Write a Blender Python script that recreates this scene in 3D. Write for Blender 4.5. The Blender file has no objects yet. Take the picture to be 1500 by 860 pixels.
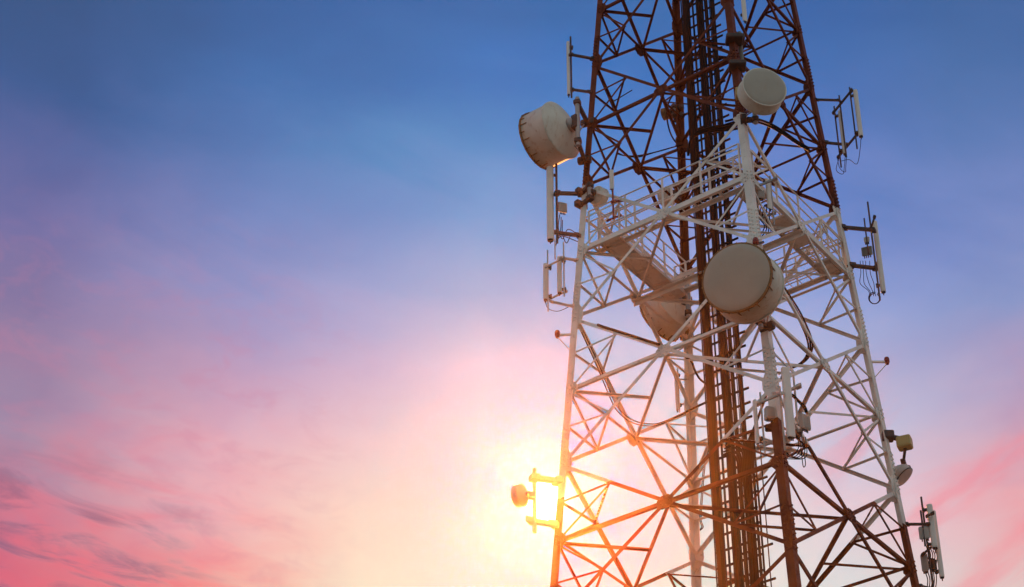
import bpy, math, random
from mathutils import Vector, Matrix
random.seed(7)
V = Vector
C = bpy.context.scene.collection
S = 1.3                                   # metres per unit of the solved survey
F = 3008.75                               # focal length in photograph pixels (photo 1500 x 860)
YAW, PITCH, ROLL = -0.12410455, 0.63194987, -0.00471624
CAM = V((0, -30*S, 0))
GROUND = -1.62
PHI, R0, TAPER = 0.26345521, 4.35666*S, 0.01827006/S
cy, sy = math.cos(YAW), math.sin(YAW); cp, sp = math.cos(PITCH), math.sin(PITCH); cr, sr = math.cos(ROLL), math.sin(ROLL)
FH = V((sy, cy, 0)); RG0 = V((cy, -sy, 0))
FW = FH*cp + V((0, 0, 1))*sp; UP0 = FH*(-sp) + V((0, 0, 1))*cp
RG = RG0*cr - UP0*sr; UP = RG0*sr + UP0*cr

def proj(X):
    d = X-CAM; w = d.dot(FW)
    return 750+F*d.dot(RG)/w, 430-F*d.dot(UP)/w
def at(px, py, ref):                      # the point seen at a photo pixel, as far away as the survey point ref
    dep = ref if isinstance(ref, (int, float)) else (ref-CAM).dot(FW)
    return CAM + (RG*((px-750)/F) + UP*((430-py)/F) + FW)*dep
def depth(X): return (X-CAM).dot(FW)
def camdir(r, u, t):                      # direction from right / up / towards-camera components
    return (RG*r + UP*u - FW*t).normalized()
ANG = dict(N=-90, R=0, B=90, L=180)
def legp(l, z):
    a = math.radians(ANG[l])+PHI; r = R0*(1-TAPER*z)
    return V((r*math.cos(a), r*math.sin(a), z))
def zsolve(fn, py):
    a, b = -2., 60.
    for _ in range(50):
        m = (a+b)/2
        if proj(fn(m))[1] > py: a = m
        else: b = m
    return (a+b)/2
def leg_at(l, py): return legp(l, zsolve(lambda z: legp(l, z), py))
def vert(px, y0, y1, ref):                # an upright line seen between two photo rows: returns top, bottom
    m = at(px, (y0+y1)/2, ref)
    f = lambda z: V((m.x, m.y, z))
    return f(zsolve(f, y0)), f(zsolve(f, y1))

# ------------------------------------------------------------------ mesh helpers
class MB:
    def __init__(s): s.v = []; s.f = []; s.sm = []
    def add(s, vs, fs, smooth=False):
        o = len(s.v); s.v += [V(v) for v in vs]
        for f in fs: s.f.append(tuple(i+o for i in f)); s.sm.append(smooth)
    def prism(s, pts0, pts1, smooth=False, caps=True):
        n = len(pts0)
        fs = [(i, (i+1) % n, n+(i+1) % n, n+i) for i in range(n)]
        s.add(list(pts0)+list(pts1), fs, smooth)
        if caps: s.add(list(pts0), [tuple(range(n-1, -1, -1))]); s.add(list(pts1), [tuple(range(n))])
    def angle(s, p0, p1, n1, n2, w, t):   # rolled steel angle with its heel on p0-p1
        d = (p1-p0).normalized()
        n1 = (n1-d*n1.dot(d)).normalized(); n2 = (n2-d*n2.dot(d)); n2 = (n2-n1*n2.dot(n1)).normalized()
        pr = [V((0, 0)), V((w, 0)), V((w, t)), V((t, t)), V((t, w)), V((0, w))]
        if d.dot(n1.cross(n2)) < 0: pr = pr[::-1]
        s.prism([p0+n1*q.x+n2*q.y for q in pr], [p1+n1*q.x+n2*q.y for q in pr])
    def bar(s, p0, p1, w, h, up=V((0, 0, 1))):
        d = (p1-p0).normalized(); a = d.cross(up)
        if a.length < 1e-3: a = d.cross(V((1, 0.2, 0)))
        a.normalize(); b = a.cross(d)
        q = [(-w/2, -h/2), (w/2, -h/2), (w/2, h/2), (-w/2, h/2)]
        s.prism([p0+a*x+b*y for x, y in q][::-1], [p1+a*x+b*y for x, y in q][::-1])
    def tube(s, p0, p1, r, n=10, r1=None):
        d = (p1-p0).normalized(); a = d.cross(V((0, 0, 1)))
        if a.length < 1e-3: a = V((1, 0, 0))
        a.normalize(); b = d.cross(a); r1 = r if r1 is None else r1
        c = [(math.cos(2*math.pi*i/n), math.sin(2*math.pi*i/n)) for i in range(n)]
        s.prism([p0+a*x*r+b*y*r for x, y in c], [p1+a*x*r1+b*y*r1 for x, y in c], True)
    def path(s, pts, r, n=7, step=6):
        P = [pts[0]*2-pts[1]]+list(pts)+[pts[-1]*2-pts[-2]]; q = []
        for i in range(1, len(P)-2):
            for k in range(step):
                t = k/step; a, b, c, d = P[i-1:i+3]
                q.append(((b*2)+(c-a)*t+(a*2-b*5+c*4-d)*t*t+(b*3-a-c*3+d)*t**3)*.5)
        q.append(P[-2]); rings = []; ref = V((.3, .2, 1)).normalized()
        for i, p in enumerate(q):
            d = (q[min(i+1, len(q)-1)]-q[max(i-1, 0)]).normalized()
            a = ref-d*ref.dot(d)
            if a.length < .05: a = V((1, 0, 0))-d*d.x
            a.normalize(); ref = a; b = d.cross(a)
            rings.append([p+a*math.cos(2*math.pi*k/n)*r+b*math.sin(2*math.pi*k/n)*r for k in range(n)])
        o = len(s.v); s.v += [x for rg in rings for x in rg]
        for i in range(len(rings)-1):
            for k in range(n):
                s.f.append((o+i*n+k, o+i*n+(k+1) % n, o+(i+1)*n+(k+1) % n, o+(i+1)*n+k)); s.sm.append(True)
        s.f.append(tuple(o+k for k in range(n-1, -1, -1))); s.sm.append(False)
        s.f.append(tuple(o+(len(rings)-1)*n+k for k in range(n))); s.sm.append(False)
    def lathe(s, c, ax, prof, n=48, smooth=True):      # prof: list of (distance along ax, radius)
        ax = ax.normalized(); a = ax.cross(V((0, 0, 1)));
        if a.length < 1e-3: a = V((1, 0, 0))
        a.normalize(); b = ax.cross(a); o = len(s.v)
        for h, r in prof:
            s.v += [c+ax*h+a*math.cos(2*math.pi*k/n)*r+b*math.sin(2*math.pi*k/n)*r for k in range(n)]
        for i in range(len(prof)-1):
            for k in range(n):
                s.f.append((o+i*n+k, o+i*n+(k+1) % n, o+(i+1)*n+(k+1) % n, o+(i+1)*n+k)); s.sm.append(smooth)
        for i, rev in ((0, True), (len(prof)-1, False)):
            if prof[i][1] > 1e-4:
                t = tuple(o+i*n+k for k in range(n)); s.f.append(t[::-1] if rev else t); s.sm.append(False)
    def poly(s, pts, nrm, t):             # flat plate: polygon pts, thickness t along nrm
        s.prism(pts, [p+nrm*t for p in pts])
    def box(s, c, ax, ay, az, sx, sy_, sz, bev=0.):
        ax, ay, az = ax.normalized(), ay.normalized(), az.normalized()
        x, y = sx/2, sy_/2; b = min(bev, x*.9, y*.9)
        q = [(-x+b, -y), (x-b, -y), (x, -y+b), (x, y-b), (x-b, y), (-x+b, y), (-x, y-b), (-x, -y+b)] if b > 0 else [(-x, -y), (x, -y), (x, y), (-x, y)]
        z = sz/2
        if b > 0:
            k = 1-b/max(x, y)*.8
            L_ = [(-z, k), (-z+b, 1), (z-b, 1), (z, k)]
            for (z0, k0), (z1, k1) in zip(L_[:-1], L_[1:]):
                s.prism([c+ax*(u*k0)+ay*(w*k0)+az*z0 for u, w in q], [c+ax*(u*k1)+ay*(w*k1)+az*z1 for u, w in q], caps=False)
            s.add([c+ax*(u*k)+ay*(w*k)-az*z for u, w in q], [tuple(range(len(q)-1, -1, -1))])
            s.add([c+ax*(u*k)+ay*(w*k)+az*z for u, w in q], [tuple(range(len(q)))])
        else:
            s.prism([c+ax*u+ay*w-az*z for u, w in q], [c+ax*u+ay*w+az*z for u, w in q])
    def build(s, name, mat, parent=None):
        root = parent
        off = V((0, 0, 0))
        while root is not None:
            off += root.location; root = root.parent
        loc = V((0, 0, 0))
        if parent is None:
            lo = [min(v[i] for v in s.v) for i in range(3)]; hi = [max(v[i] for v in s.v) for i in range(3)]
            loc = V(((lo[0]+hi[0])/2, (lo[1]+hi[1])/2, lo[2])); off = loc
        me = bpy.data.meshes.new(name); me.from_pydata([v-off for v in s.v], [], s.f)
        me.polygons.foreach_set('use_smooth', s.sm); me.materials.append(mat)
        me.update()
        import bmesh
        bm = bmesh.new(); bm.from_mesh(me); bmesh.ops.recalc_face_normals(bm, faces=bm.faces[:]); bm.to_mesh(me); bm.free()
        o = bpy.data.objects.new(name, me); C.objects.link(o); o.location = loc
        if parent is not None: o.parent = parent
        return o
def tag(o, label=None, cat=None, group=None, kind=None):
    if label: o['label'] = label
    if cat: o['category'] = cat
    if group: o['group'] = group
    if kind: o['kind'] = kind
    return o
def thing(name, label, cat, loc, group=None):
    o = bpy.data.objects.new(name, None); o.empty_display_size = .2; C.objects.link(o); o.location = loc
    return tag(o, label, cat, group)

# ------------------------------------------------------------------ materials
def lin(r, g, b):
    f = lambda c: (c/255/12.92) if c/255 <= .04045 else ((c/255+.055)/1.055)**2.4
    return (f(r), f(g), f(b), 1)
class NT:
    def __init__(s, nt): s.nt = nt
    def n(s, t, **kw):
        x = s.nt.nodes.new(t)
        for k, v in kw.items(): setattr(x, k, v)
        return x
    def link(s, a, b): s.nt.links.new(a, b)
    def put(s, sock, v):
        if isinstance(v, bpy.types.NodeSocket): s.link(v, sock)
        elif v is not None: sock.default_value = v
    def math(s, op, a, b=None, clamp=False):
        x = s.n('ShaderNodeMath', operation=op, use_clamp=clamp); s.put(x.inputs[0], a)
        if b is not None: s.put(x.inputs[1], b)
        return x.outputs[0]
    def dot(s, a, b):
        x = s.n('ShaderNodeVectorMath', operation='DOT_PRODUCT'); s.put(x.inputs[0], a); s.put(x.inputs[1], b); return x.outputs['Value']
    def mix(s, f, a, b, blend='MIX'):
        x = s.n('ShaderNodeMix', data_type='RGBA', blend_type=blend); s.put(x.inputs[0], f); s.put(x.inputs[6], a); s.put(x.inputs[7], b); return x.outputs[2]
    def ramp(s, f, stops, interp='LINEAR'):
        x = s.n('ShaderNodeValToRGB'); s.put(x.inputs[0], f); r = x.color_ramp; r.interpolation = interp
        while len(r.elements) > 1: r.elements.remove(r.elements[-1])
        for i, (p, c) in enumerate(stops):
            e = r.elements[0] if i == 0 else r.elements.new(p)
            e.position = p; e.color = c
        return x.outputs[0]
    def rng(s, f, a, b, c=0., d=1., smooth=True):
        x = s.n('ShaderNodeMapRange', interpolation_type='SMOOTHSTEP' if smooth else 'LINEAR')
        s.put(x.inputs[0], f)
        for i, v in enumerate((a, b, c, d)): x.inputs[i+1].default_value = v
        return x.outputs[0]
    def noise(s, vec, scale, detail=4, rough=.55, dist=0.):
        x = s.n('ShaderNodeTexNoise'); s.put(x.inputs['Vector'], vec)
        x.inputs['Scale'].default_value = scale; x.inputs['Detail'].default_value = detail
        x.inputs['Roughness'].default_value = rough; x.inputs['Distortion'].default_value = dist
        return x.outputs[0]
def new_mat(name):
    m = bpy.data.materials.new(name); m.use_nodes = True
    t = NT(m.node_tree); return m, t, m.node_tree.nodes['Principled BSDF']
def steel_paint(name, red, white, banded=True):
    m, t, b = new_mat(name)
    g = t.n('ShaderNodeNewGeometry'); pos = g.outputs['Position']
    n1 = t.noise(pos, 1.7, 5); n2 = t.noise(pos, 9, 5, .65)
    sep = t.n('ShaderNodeSeparateXYZ'); t.link(pos, sep.inputs[0])
    if banded:
        z = t.math('ADD', sep.outputs[2], t.math('MULTIPLY', t.math('SUBTRACT', n2, .5), .05))
        f = t.math('MULTIPLY', t.math('GREATER_THAN', z, 17.285*S), t.math('LESS_THAN', z, 24.0*S))
    else: f = 1.0
    redv = t.mix(t.rng(n1, .35, .7), red, tuple(c*.6 for c in red[:3])+(1,))
    redv = t.mix(t.math('MULTIPLY', t.rng(n2, .58, .7), .5), redv, (.10, .03, .012, 1))
    wh = t.mix(t.rng(n1, .35, .7), white, tuple(c*.80 for c in white[:3])+(1,))
    wh = t.mix(t.math('MULTIPLY', t.rng(n2, .60, .72), .55), wh, (.26, .17, .09, 1))
    col = t.mix(f, redv, wh)
    t.link(col, b.inputs['Base Color']); t.link(t.rng(n2, .3, .7, .5, .75), b.inputs['Roughness']); b.inputs['Specular IOR Level'].default_value = .22
    return m
def simple(name, col, rough=.5, metal=0., var=.25, stain=None, scale=3., spec=.35):
    m, t, b = new_mat(name)
    g = t.n('ShaderNodeNewGeometry'); pos = g.outputs['Position']
    n1 = t.noise(pos, scale, 5, .6)
    c = t.mix(t.rng(n1, .3, .7), col, tuple(x*(1-var) for x in col[:3])+(1,))
    if stain:
        mp = t.n('ShaderNodeMapping'); mp.inputs['Scale'].default_value = (6, 6, 1.2); t.link(pos, mp.inputs[0])
        n2 = t.noise(mp.outputs[0], 1.6, 5, .65)
        c = t.mix(t.math('MULTIPLY', t.rng(n2, .52, .72), stain[3]), c, stain[:3]+(1,))
    t.link(c, b.inputs['Base Color']); b.inputs['Roughness'].default_value = rough; b.inputs['Metallic'].default_value = metal; b.inputs['Specular IOR Level'].default_value = spec
    return m
RED = (.125, .022, .0035, 1); WHITE = (.75, .765, .72, 1)
M = dict(
    steel=steel_paint('banded_tower_paint', RED, WHITE),
    white=steel_paint('white_gallery_paint', RED, (.74, .73, .69, 1), False),
    radome=simple('grp_radome', (.37, .365, .31, 1), .55, 0, .06, (.36, .30, .2, .35)),
    shroud=simple('weathered_shroud', (.62, .65, .57, 1), .5, 0, .12, (.38, .28, .16, .6)),
    rim=simple('rusty_rim', (.25, .15, .06, 1), .7, 0, .4, (.06, .03, .015, .8), 9),
    panel=simple('panel_radome', (.70, .69, .64, 1), .45, 0, .08, (.5, .44, .34, .4)),
    dark=simple('weathered_galvanised_steel', (.055, .05, .048, 1), .6, .1, .4, (.12, .06, .03, .5)),
    galv=simple('galvanised_steel', (.36, .37, .37, 1), .5, .35, .25),
    cable=simple('black_cable_sheath', (.012, .011, .011, 1), .6, 0, .3, spec=.10),
    rust=simple('dark_oxide_steel', (.040, .014, .007, 1), .6, 0, .35, (.03, .016, .01, .6), spec=.08),
    grey=simple('grey_enamel', (.47, .47, .44, 1), .5, 0, .1, (.3, .26, .2, .4)),
    teal=simple('dull_green_enamel', (.15, .19, .17, 1), .5, 0, .15, (.1, .1, .08, .5)),
    cream=simple('cream_enamel', (.42, .35, .14, 1), .5, 0, .1, (.4, .3, .1, .5)),
    lamp=simple('red_lens', (.20, .014, .012, 1), .25, 0, .1),
    oxide=simple('red_oxide_paint', (.28, .045, .03, 1), .55, 0, .25),
    deck=simple('gallery_deck_sheet', (.80, .79, .74, 1), .6, 0, .12, (.36, .28, .18, .5)),
)
# ------------------------------------------------------------------ setting: ground
def ground():
    m, t, b = new_mat('dry_grass_ground')
    g = t.n('ShaderNodeNewGeometry'); n1 = t.noise(g.outputs['Position'], .25, 6, .6); n2 = t.noise(g.outputs['Position'], 3, 6, .7)
    c = t.mix(t.rng(n1, .35, .65), (.11, .10, .08, 1), (.08, .075, .058, 1)); c = t.mix(t.math('MULTIPLY', n2, .5), c, (.125, .115, .095, 1))
    t.link(c, b.inputs['Base Color']); b.inputs['Roughness'].default_value = .95
    mb = MB(); n = 24; R = 420.
    for i in range(n+1):
        for j in range(n+1):
            x = (i/n-.5)*2*R; y = (j/n-.5)*2*R
            far = max(0, math.hypot(x, y)-60)/300
            mb.v.append(V((x, y, GROUND+far*(math.sin(x*.013)+math.cos(y*.017+1))*.6)))
    for i in range(n):
        for j in range(n):
            a = i*(n+1)+j; mb.f.append((a, a+n+1, a+n+2, a+1)); mb.sm.append(True)
    o = mb.build('ground', m); tag(o, 'dry grassy ground far below the tower', 'ground', kind='structure')
ground()

# ------------------------------------------------------------------ the tower
TOP = 33.1*S
tower = thing('lattice_tower', 'tall four legged red and white painted steel lattice telecom tower', 'tower', (0, 0, GROUND))
LV = [33.1, 30.1, 27.09, 24.03, 21.03, 18.0, 14.98, 11.95, 8.9, 5.85, 2.8, GROUND/S]
LV = [z*S for z in LV]
MID = [31.6, 28.55, 25.53, 22.49, 19.47, 16.49, 13.46, 10.42, 7.37, 4.3, .8]
MID = [z*S for z in MID]
FACES = ['LN', 'NR', 'RB', 'BL']
def fnorm(f):                              # inward normal
    d = (legp(f[1], 0)-legp(f[0], 0)).normalized(); n = V((0, 0, 1)).cross(d)
    c = (legp(f[0], 20)+legp(f[1], 20))/2
    return n if n.dot(-V((c.x, c.y, 0))) > 0 else -n
FN = {f: fnorm(f) for f in FACES}
def legw(z): return .205 - .060*z/TOP
for l in 'NRBL':
    mb = MB(); nb = {'N': 'LR', 'R': 'NB', 'B': 'RL', 'L': 'BN'}[l]
    for z0, z1 in zip([TOP]+MID, MID+[GROUND]):
        zt, zb = z0, z1
        d1 = (legp(nb[0], zb)-legp(l, zb)).normalized(); d2 = (legp(nb[1], zb)-legp(l, zb)).normalized()
        mb.angle(legp(l, zb), legp(l, zt), d1, d2, legw(zb), .026)
    # splice covers and bolt heads near each panel point
    for zz in LV[:-1]+MID[:7]:
        for d in [(legp(q, zz)-legp(l, zz)).normalized() for q in nb]:
            o_ = d.cross(V((0, 0, 1))); c0 = legp(l, zz)
            if o_.dot(V((c0.x, c0.y, 0))) < 0: o_ = -o_
            w = legw(zz); splice = zz in LV
            h0, h1 = (-.15, .95) if splice else (-.2, .2)
            if splice:
                a0, a1 = legp(l, zz+h0), legp(l, zz+h1)
                mb.poly([a0+d*.012+o_*.002, a0+d*(w-.012)+o_*.002, a1+d*(w-.012)+o_*.002, a1+d*.012+o_*.002], o_, .012)
            k = 0; h = h0+.06
            while h < h1-.03:
                p = legp(l, zz+h)+d*(w*(.30 if k % 2 else .70))+o_*(.014 if splice else .001)
                mb.tube(p, p+o_*.030, .020, 6); h += .055; k += 1
    mb.build('leg', M['steel'], tower)
redundant, ties = [], []
def seg(a, b, k): return a+(b-a)*k
for i in range(len(MID)):
    zt, zm, zb = LV[i], MID[i], LV[i+1]
    w = .068 + .028*(1-zm/TOP); vis = i < 6
    G = {}; P = {}
    for f in FACES:
        n = FN[f]; a, b = f
        g = (legp(a, zm)+legp(b, zm))/2; G[f] = g
        down = V((0, 0, -1))
        for (p0, p1, off) in ((legp(a, zt), legp(b, zb), .030), (legp(b, zt), legp(a, zb), .052)):
            mb = MB(); e = (p1-p0).normalized()
            mb.angle(p0+n*off+e*.12, p1+n*off-e*.12, down, n, w, .014); mb.build('diagonal_brace', M['steel'], tower)
        mb = MB(); e = (legp(b, zm)-legp(a, zm)).normalized()
        mb.angle(legp(a, zm)+n*.072+e*.06, legp(b, zm)+n*.072-e*.06, V((0, 0, 1)), n, w*.95, .013); mb.build('horizontal_brace', M['steel'], tower)
        if not vis: continue
        # gusset at the crossing
        r = .20 - .03*zm/TOP; upf = (legp(a, zm+1)+legp(b, zm+1)-legp(a, zm)-legp(b, zm)).normalized()
        pts = [g+n*.012+e*(r*1.15*math.cos(t_))+upf*(r*.95*math.sin(t_)) for t_ in [math.radians(22.5+45*k) for k in range(8)]]
        mb = MB(); mb.poly(pts, n, .014)
        for k in range(8):
            for rr in (.55, .8):
                p = g+n*.012+e*(r*rr*math.cos(k*math.pi/4+.2))+upf*(r*rr*.9*math.sin(k*math.pi/4+.2)); mb.tube(p, p-n*.022, .015, 6)
        mb.build('gusset_plate', M['steel'], tower)
        # gussets on the legs
        for l, sgn in ((a, 1), (b, -1)):
            for z, hh in ((zt, .34), (zm, .20)):
                c = legp(l, z); ed = e*sgn; q = legw(z)
                mb = MB()
                mb.poly([c+ed*.02+V((0, 0, hh))+n*.003-n*.0, c+ed*(q+.03)+V((0, 0, hh*.8)), c+ed*(q+.11)+V((0, 0, hh*.3)), c+ed*(q+.11)-V((0, 0, hh*.3)), c+ed*(q+.03)-V((0, 0, hh*.8)), c+ed*.02-V((0, 0, hh))], n, .024)
                for v_ in mb.v: v_ += n*.0275
                for k in range(5):
                    p = c+ed*(q*.4+.03*k+.06)+V((0, 0, hh*(.5-.25*k*.8)))+n*.026; mb.tube(p, p-n*.02, .014, 6)
                mb.build('gusset_plate', M['steel'], tower)
        for l, o in ((a, b), (b, a)):
            m_ = legp(l, zm)
            for end, hz in ((zt, (zt+zm)/2), (zb, (zb+zm)/2)):
                p = seg(legp(l, end), g, .47); P[(f, l, end)] = p
                redundant.append((p+n*.075, legp(l, hz)+n*.05+e*.0, n, .045)); redundant.append((p+n*.085, m_+n*.06, n, .045))
    if not vis: continue
    for k in range(4):
        f, f2 = FACES[k], FACES[(k+1) % 4]; l = f[1]
        g0, g1 = G[f]+FN[f]*.10, G[f2]+FN[f2]*.10
        mb = MB(); mb.angle(g0, g1, V((0, 0, -1)), -(g0+g1-V((0, 0, 2*zm))), w*.95, .013); mb.build('plan_brace', M['steel'], tower)
        c = (g0+g1)/2; m_ = legp(l, zm); d = (c-m_).normalized()
        mb = MB(); mb.angle(m_+d*.12+V((0, 0, -.02)), c+V((0, 0, -.02)), V((0, 0, -1)), d.cross(V((0, 0, 1))), .06, .009); mb.build('plan_brace', M['steel'], tower)
        for end in (zt, zb):
            ties.append((P[(f, l, end)]+FN[f]*.08, P[(f2, l, end)]+FN[f2]*.08, V((0, 0, -1)), .042))
def area(r):
    a, b = proj(r[0]), proj(r[1]); m = ((a[0]+b[0])/2, (a[1]+b[1])/2)
    inside = -20 < m[0] < 1520 and -20 < m[1] < 880
    return (1 if inside else 0)*math.hypot(a[0]-b[0], a[1]-b[1])*(1/depth(r[0]))
redundant.sort(key=area, reverse=True)
rest = MB()
for k, (p0, p1, n, w) in enumerate(redundant):
    mb = MB() if k < 100 else rest
    mb.angle(p0, p1, V((0, 0, -1)), n, w, .009)
    if k < 100: mb.build('redundant_brace', M['steel'], tower)
o = rest.build('redundant_brace', M['steel'], tower); o['kind'] = 'stuff'
for p0, p1, n, w in ties:
    mb = MB(); mb.angle(p0, p1, n, V((p0.x, p0.y, 0)), w, .008); mb.build('corner_tie', M['steel'], tower)
# cross beams of the gallery level, gusset to gusset
zw = MID[3]
for fa, fb, dz in (('BL', 'NR', -.13),):
    ga = (legp(fa[0], zw)+legp(fa[1], zw))/2; gb = (legp(fb[0], zw)+legp(fb[1], zw))/2
    mb = MB(); mb.angle(ga+V((0, 0, dz)), gb+V((0, 0, dz)), V((0, 0, -1)), (gb-ga).cross(V((0, 0, 1))), .12, .014); mb.build('cross_beam', M['steel'], tower)
# concrete footings
for l in 'NRBL':
    mb = MB(); p = legp(l, GROUND); mb.box(V((p.x, p.y, GROUND+.2)), V((1, 0, 0)), V((0, 1, 0)), V((0, 0, 1)), .9, .9, .5, .03)
    mb.build('footing', M['grey'], tower)

# ------------------------------------------------------------------ galleries inside the tower at the middle level
def walkway(p0, p1, n, o0, o1, z, label, rails=(0, 1), h=.95, post_gap=1.05, grating=False, plates=False):
    e = (p1-p0).normalized(); a0 = p0+n*o0; b0 = p1+n*o0; a1 = p0+n*o1; b1 = p1+n*o1
    for q in (a0, b0, a1, b1): q.z = z
    t = thing('walkway', label, 'walkway', (a0+b1)/2, 'service walkways inside the tower')
    L_ = (p1-p0).length
    mb = MB(); nb = max(2, int(L_/.6))
    for k in range(nb):                     # chequer plates with narrow joints
        u0, u1 = k/nb+.004, (k+1)/nb-.004
        if grating or (plates and k % 3 == 1): continue
        mb.poly([seg(a0, b0, u0), seg(a0, b0, u1), seg(a1, b1, u1), seg(a1, b1, u0)], V((0, 0, 1)), .012)
    if grating:                             # open bar grating
        for k in range(3): mb.bar(seg(a0, a1, (k+.5)/3), seg(b0, b1, (k+.5)/3), .008, .03)
        m_ = int(L_/.24)
        for k in range(m_+1): mb.bar(seg(a0, b0, k/m_)+V((0, 0, .004)), seg(a1, b1, k/m_)+V((0, 0, .004)), .012, .02)
    mb.build('deck', M['deck'], t)
    for a, b in ((a0, b0), (a1, b1)):
        mb = MB(); mb.angle(a-V((0, 0, .003)), b-V((0, 0, .003)), V((0, 0, -1)), (n if a is a0 else -n), .085, .010); mb.build('edge_beam', M['white'], t)
    for k in range(nb+1):
        mb = MB(); mb.angle(seg(a0, b0, k/nb)-V((0, 0, .016)), seg(a1, b1, k/nb)-V((0, 0, .016)), V((0, 0, -1)), e, .045, .007); mb.build('joist', M['white'], t)
    for s in rails:
        a, b = ((a0, b0), (a1, b1))[s]
        if not grating:
            mb = MB(); up_ = V((0, 0, .02)); mb.bar(a+up_+V((0, 0, .07)), b+up_+V((0, 0, .07)), .008, .11); mb.build('toe_board', M['white'], t)
        rl = MB()
        for hh in (h, h*.66, h*.33): rl.tube(a+V((0, 0, hh)), b+V((0, 0, hh)), .0185, 8)
        r = rl.build('railing', M['white'], t)
        np_ = max(2, int(round(L_/post_gap)))
        for k in range(np_+1):
            p = seg(a, b, k/np_); mb = MB(); mb.bar(p, p+V((0, 0, h)), .038, .038, e); mb.build('post', M['white'], r)
NM = {}
for f, lab, u0, u1, o0, o1, gr in (
    ('LN', 'narrow white railed walkway along the left front face of the tower', .06, .94, .10, .50, True),
    ('NR', 'white railed walkway with plate deck along the right front face of the tower', .10, .97, .16, .66, False),
    ('RB', 'white railed walkway along the right rear face behind the bracing', .05, .80, .16, .70, True),
    ('BL', 'white railed walkway with pale deck underside along the left rear face of the tower', .34, .95, .50, 1.05, False)):
    p, q = legp(f[0], zw), legp(f[1], zw)
    walkway(seg(p, q, u0), seg(p, q, u1), FN[f], o0, o1, zw+.16, lab, grating=gr, plates=(f == 'NR'))
ga = (legp('B', zw)+legp('L', zw))/2; gb = (legp('N', zw)+legp('R', zw))/2
e_ = (gb-ga).normalized(); nn = V((0, 0, 1)).cross(e_)
walkway(seg(ga, gb, .16), seg(ga, gb, .50), nn, .10, .72, zw+.20, 'short railed service landing beside the cable ladder and rear leg', rails=(1,), h=.85, grating=True)

# ------------------------------------------------------------------ climbing and cable ladder in the middle
EL = (legp('N', 0)-legp('L', 0)).normalized(); EQ = V((0, 0, 1)).cross(EL)      # along / across the ladder
def axp(s, z, q=0.): return V((0, 0, z))+EL*s*S+EQ*q*S
lad = thing('cable_ladder', 'dark steel cable ladder with long rungs rising up the middle of the tower', 'ladder', (0, 0, GROUND))
for s_, w_, d_ in ((-.30, .165, .11), (-.02, .085, .07), (.15, .05, .05), (.33, .055, .05)):
    mb = MB(); mb.bar(axp(s_, GROUND), axp(s_, TOP), w_, d_, EQ); mb.build('stile', M['rust'], lad)
rungs = []; z = 15.2*S; k = 0
while z < 31*S:
    a, b = -.42+.05*random.random(), .42+.05*random.random()
    mb = MB(); mb.bar(axp(a, z, .05), axp(b, z, .05), .03, .05); mb.build('rung', M['rust'], lad); z += .385; k += 1
# cables clipped to the ladder
for k in range(26):
    s_ = random.uniform(-.34, .42) if k > 8 else -.22+.075*k
    q = -.09-.03*(k % 3)+(.22 if k > 14 else 0); r = random.choice((.010, .013, .018, .024))
    mb = MB(); pts = []; z = GROUND
    while z < TOP: pts.append(axp(s_+random.uniform(-.008, .008), z, q)); z += 2.2
    mb.path(pts, r, 6, 3)
    tag(mb.build('feeder_cable', M['cable']), 'thin dark feeder cable running up the central cable ladder', 'cable', 'feeder cables on the ladder')
# wide bundle of heavy cables on the lower part, fanning out to the near leg at its top
ztop = 18.7*S
for k in range(11):
    s_ = .255+.0325*k
    pts = []; z = GROUND
    while z < ztop-1.2: pts.append(axp(s_+random.uniform(-.003, .003), z, -.16-.03*(k % 2))); z += 2.2
    zt_ = ztop-.75+.07*k
    pts += [axp(s_, zt_-.5, -.17), axp(s_-.02, zt_, -.17), axp(s_-.15-.01*k, zt_+.30, -.14), axp(-.1+.02*k, zt_+.40, -.05)] if k < 6 else [axp(s_, zt_-.5, -.17), axp(s_+.02, zt_-.05, -.17), axp(s_+.16, zt_+.18, -.22), axp(.95+.02*k, zt_+.40+.02*k, -.55), axp(1.30, zt_+.52+.015*k, -.8)]
    mb = MB(); mb.path(pts, random.choice((.021, .023, .025)), 8, 4)
    tag(mb.build('trunk_cable', M['rust']), 'thick brown cable in the wide flat bundle below the middle of the ladder', 'cable', 'thick cables in the wide bundle')
mb = MB()
br = thing('cable_bracket_rail', 'thin steel rail with short bracket stubs at the right of the wide cable bundle', 'rail', axp(.68, GROUND))
mb.bar(axp(.68, GROUND, -.15), axp(.68, 18.2*S, -.15), .022, .022); mb.build('rail', M['rust'], br)
z = 14.5*S
while z < 18.2*S:
    mb = MB(); mb.bar(axp(.16, z, -.13), axp(.76, z, -.13), .03, .045); mb.build('bracket', M['rust'], br); z += .82

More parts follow.
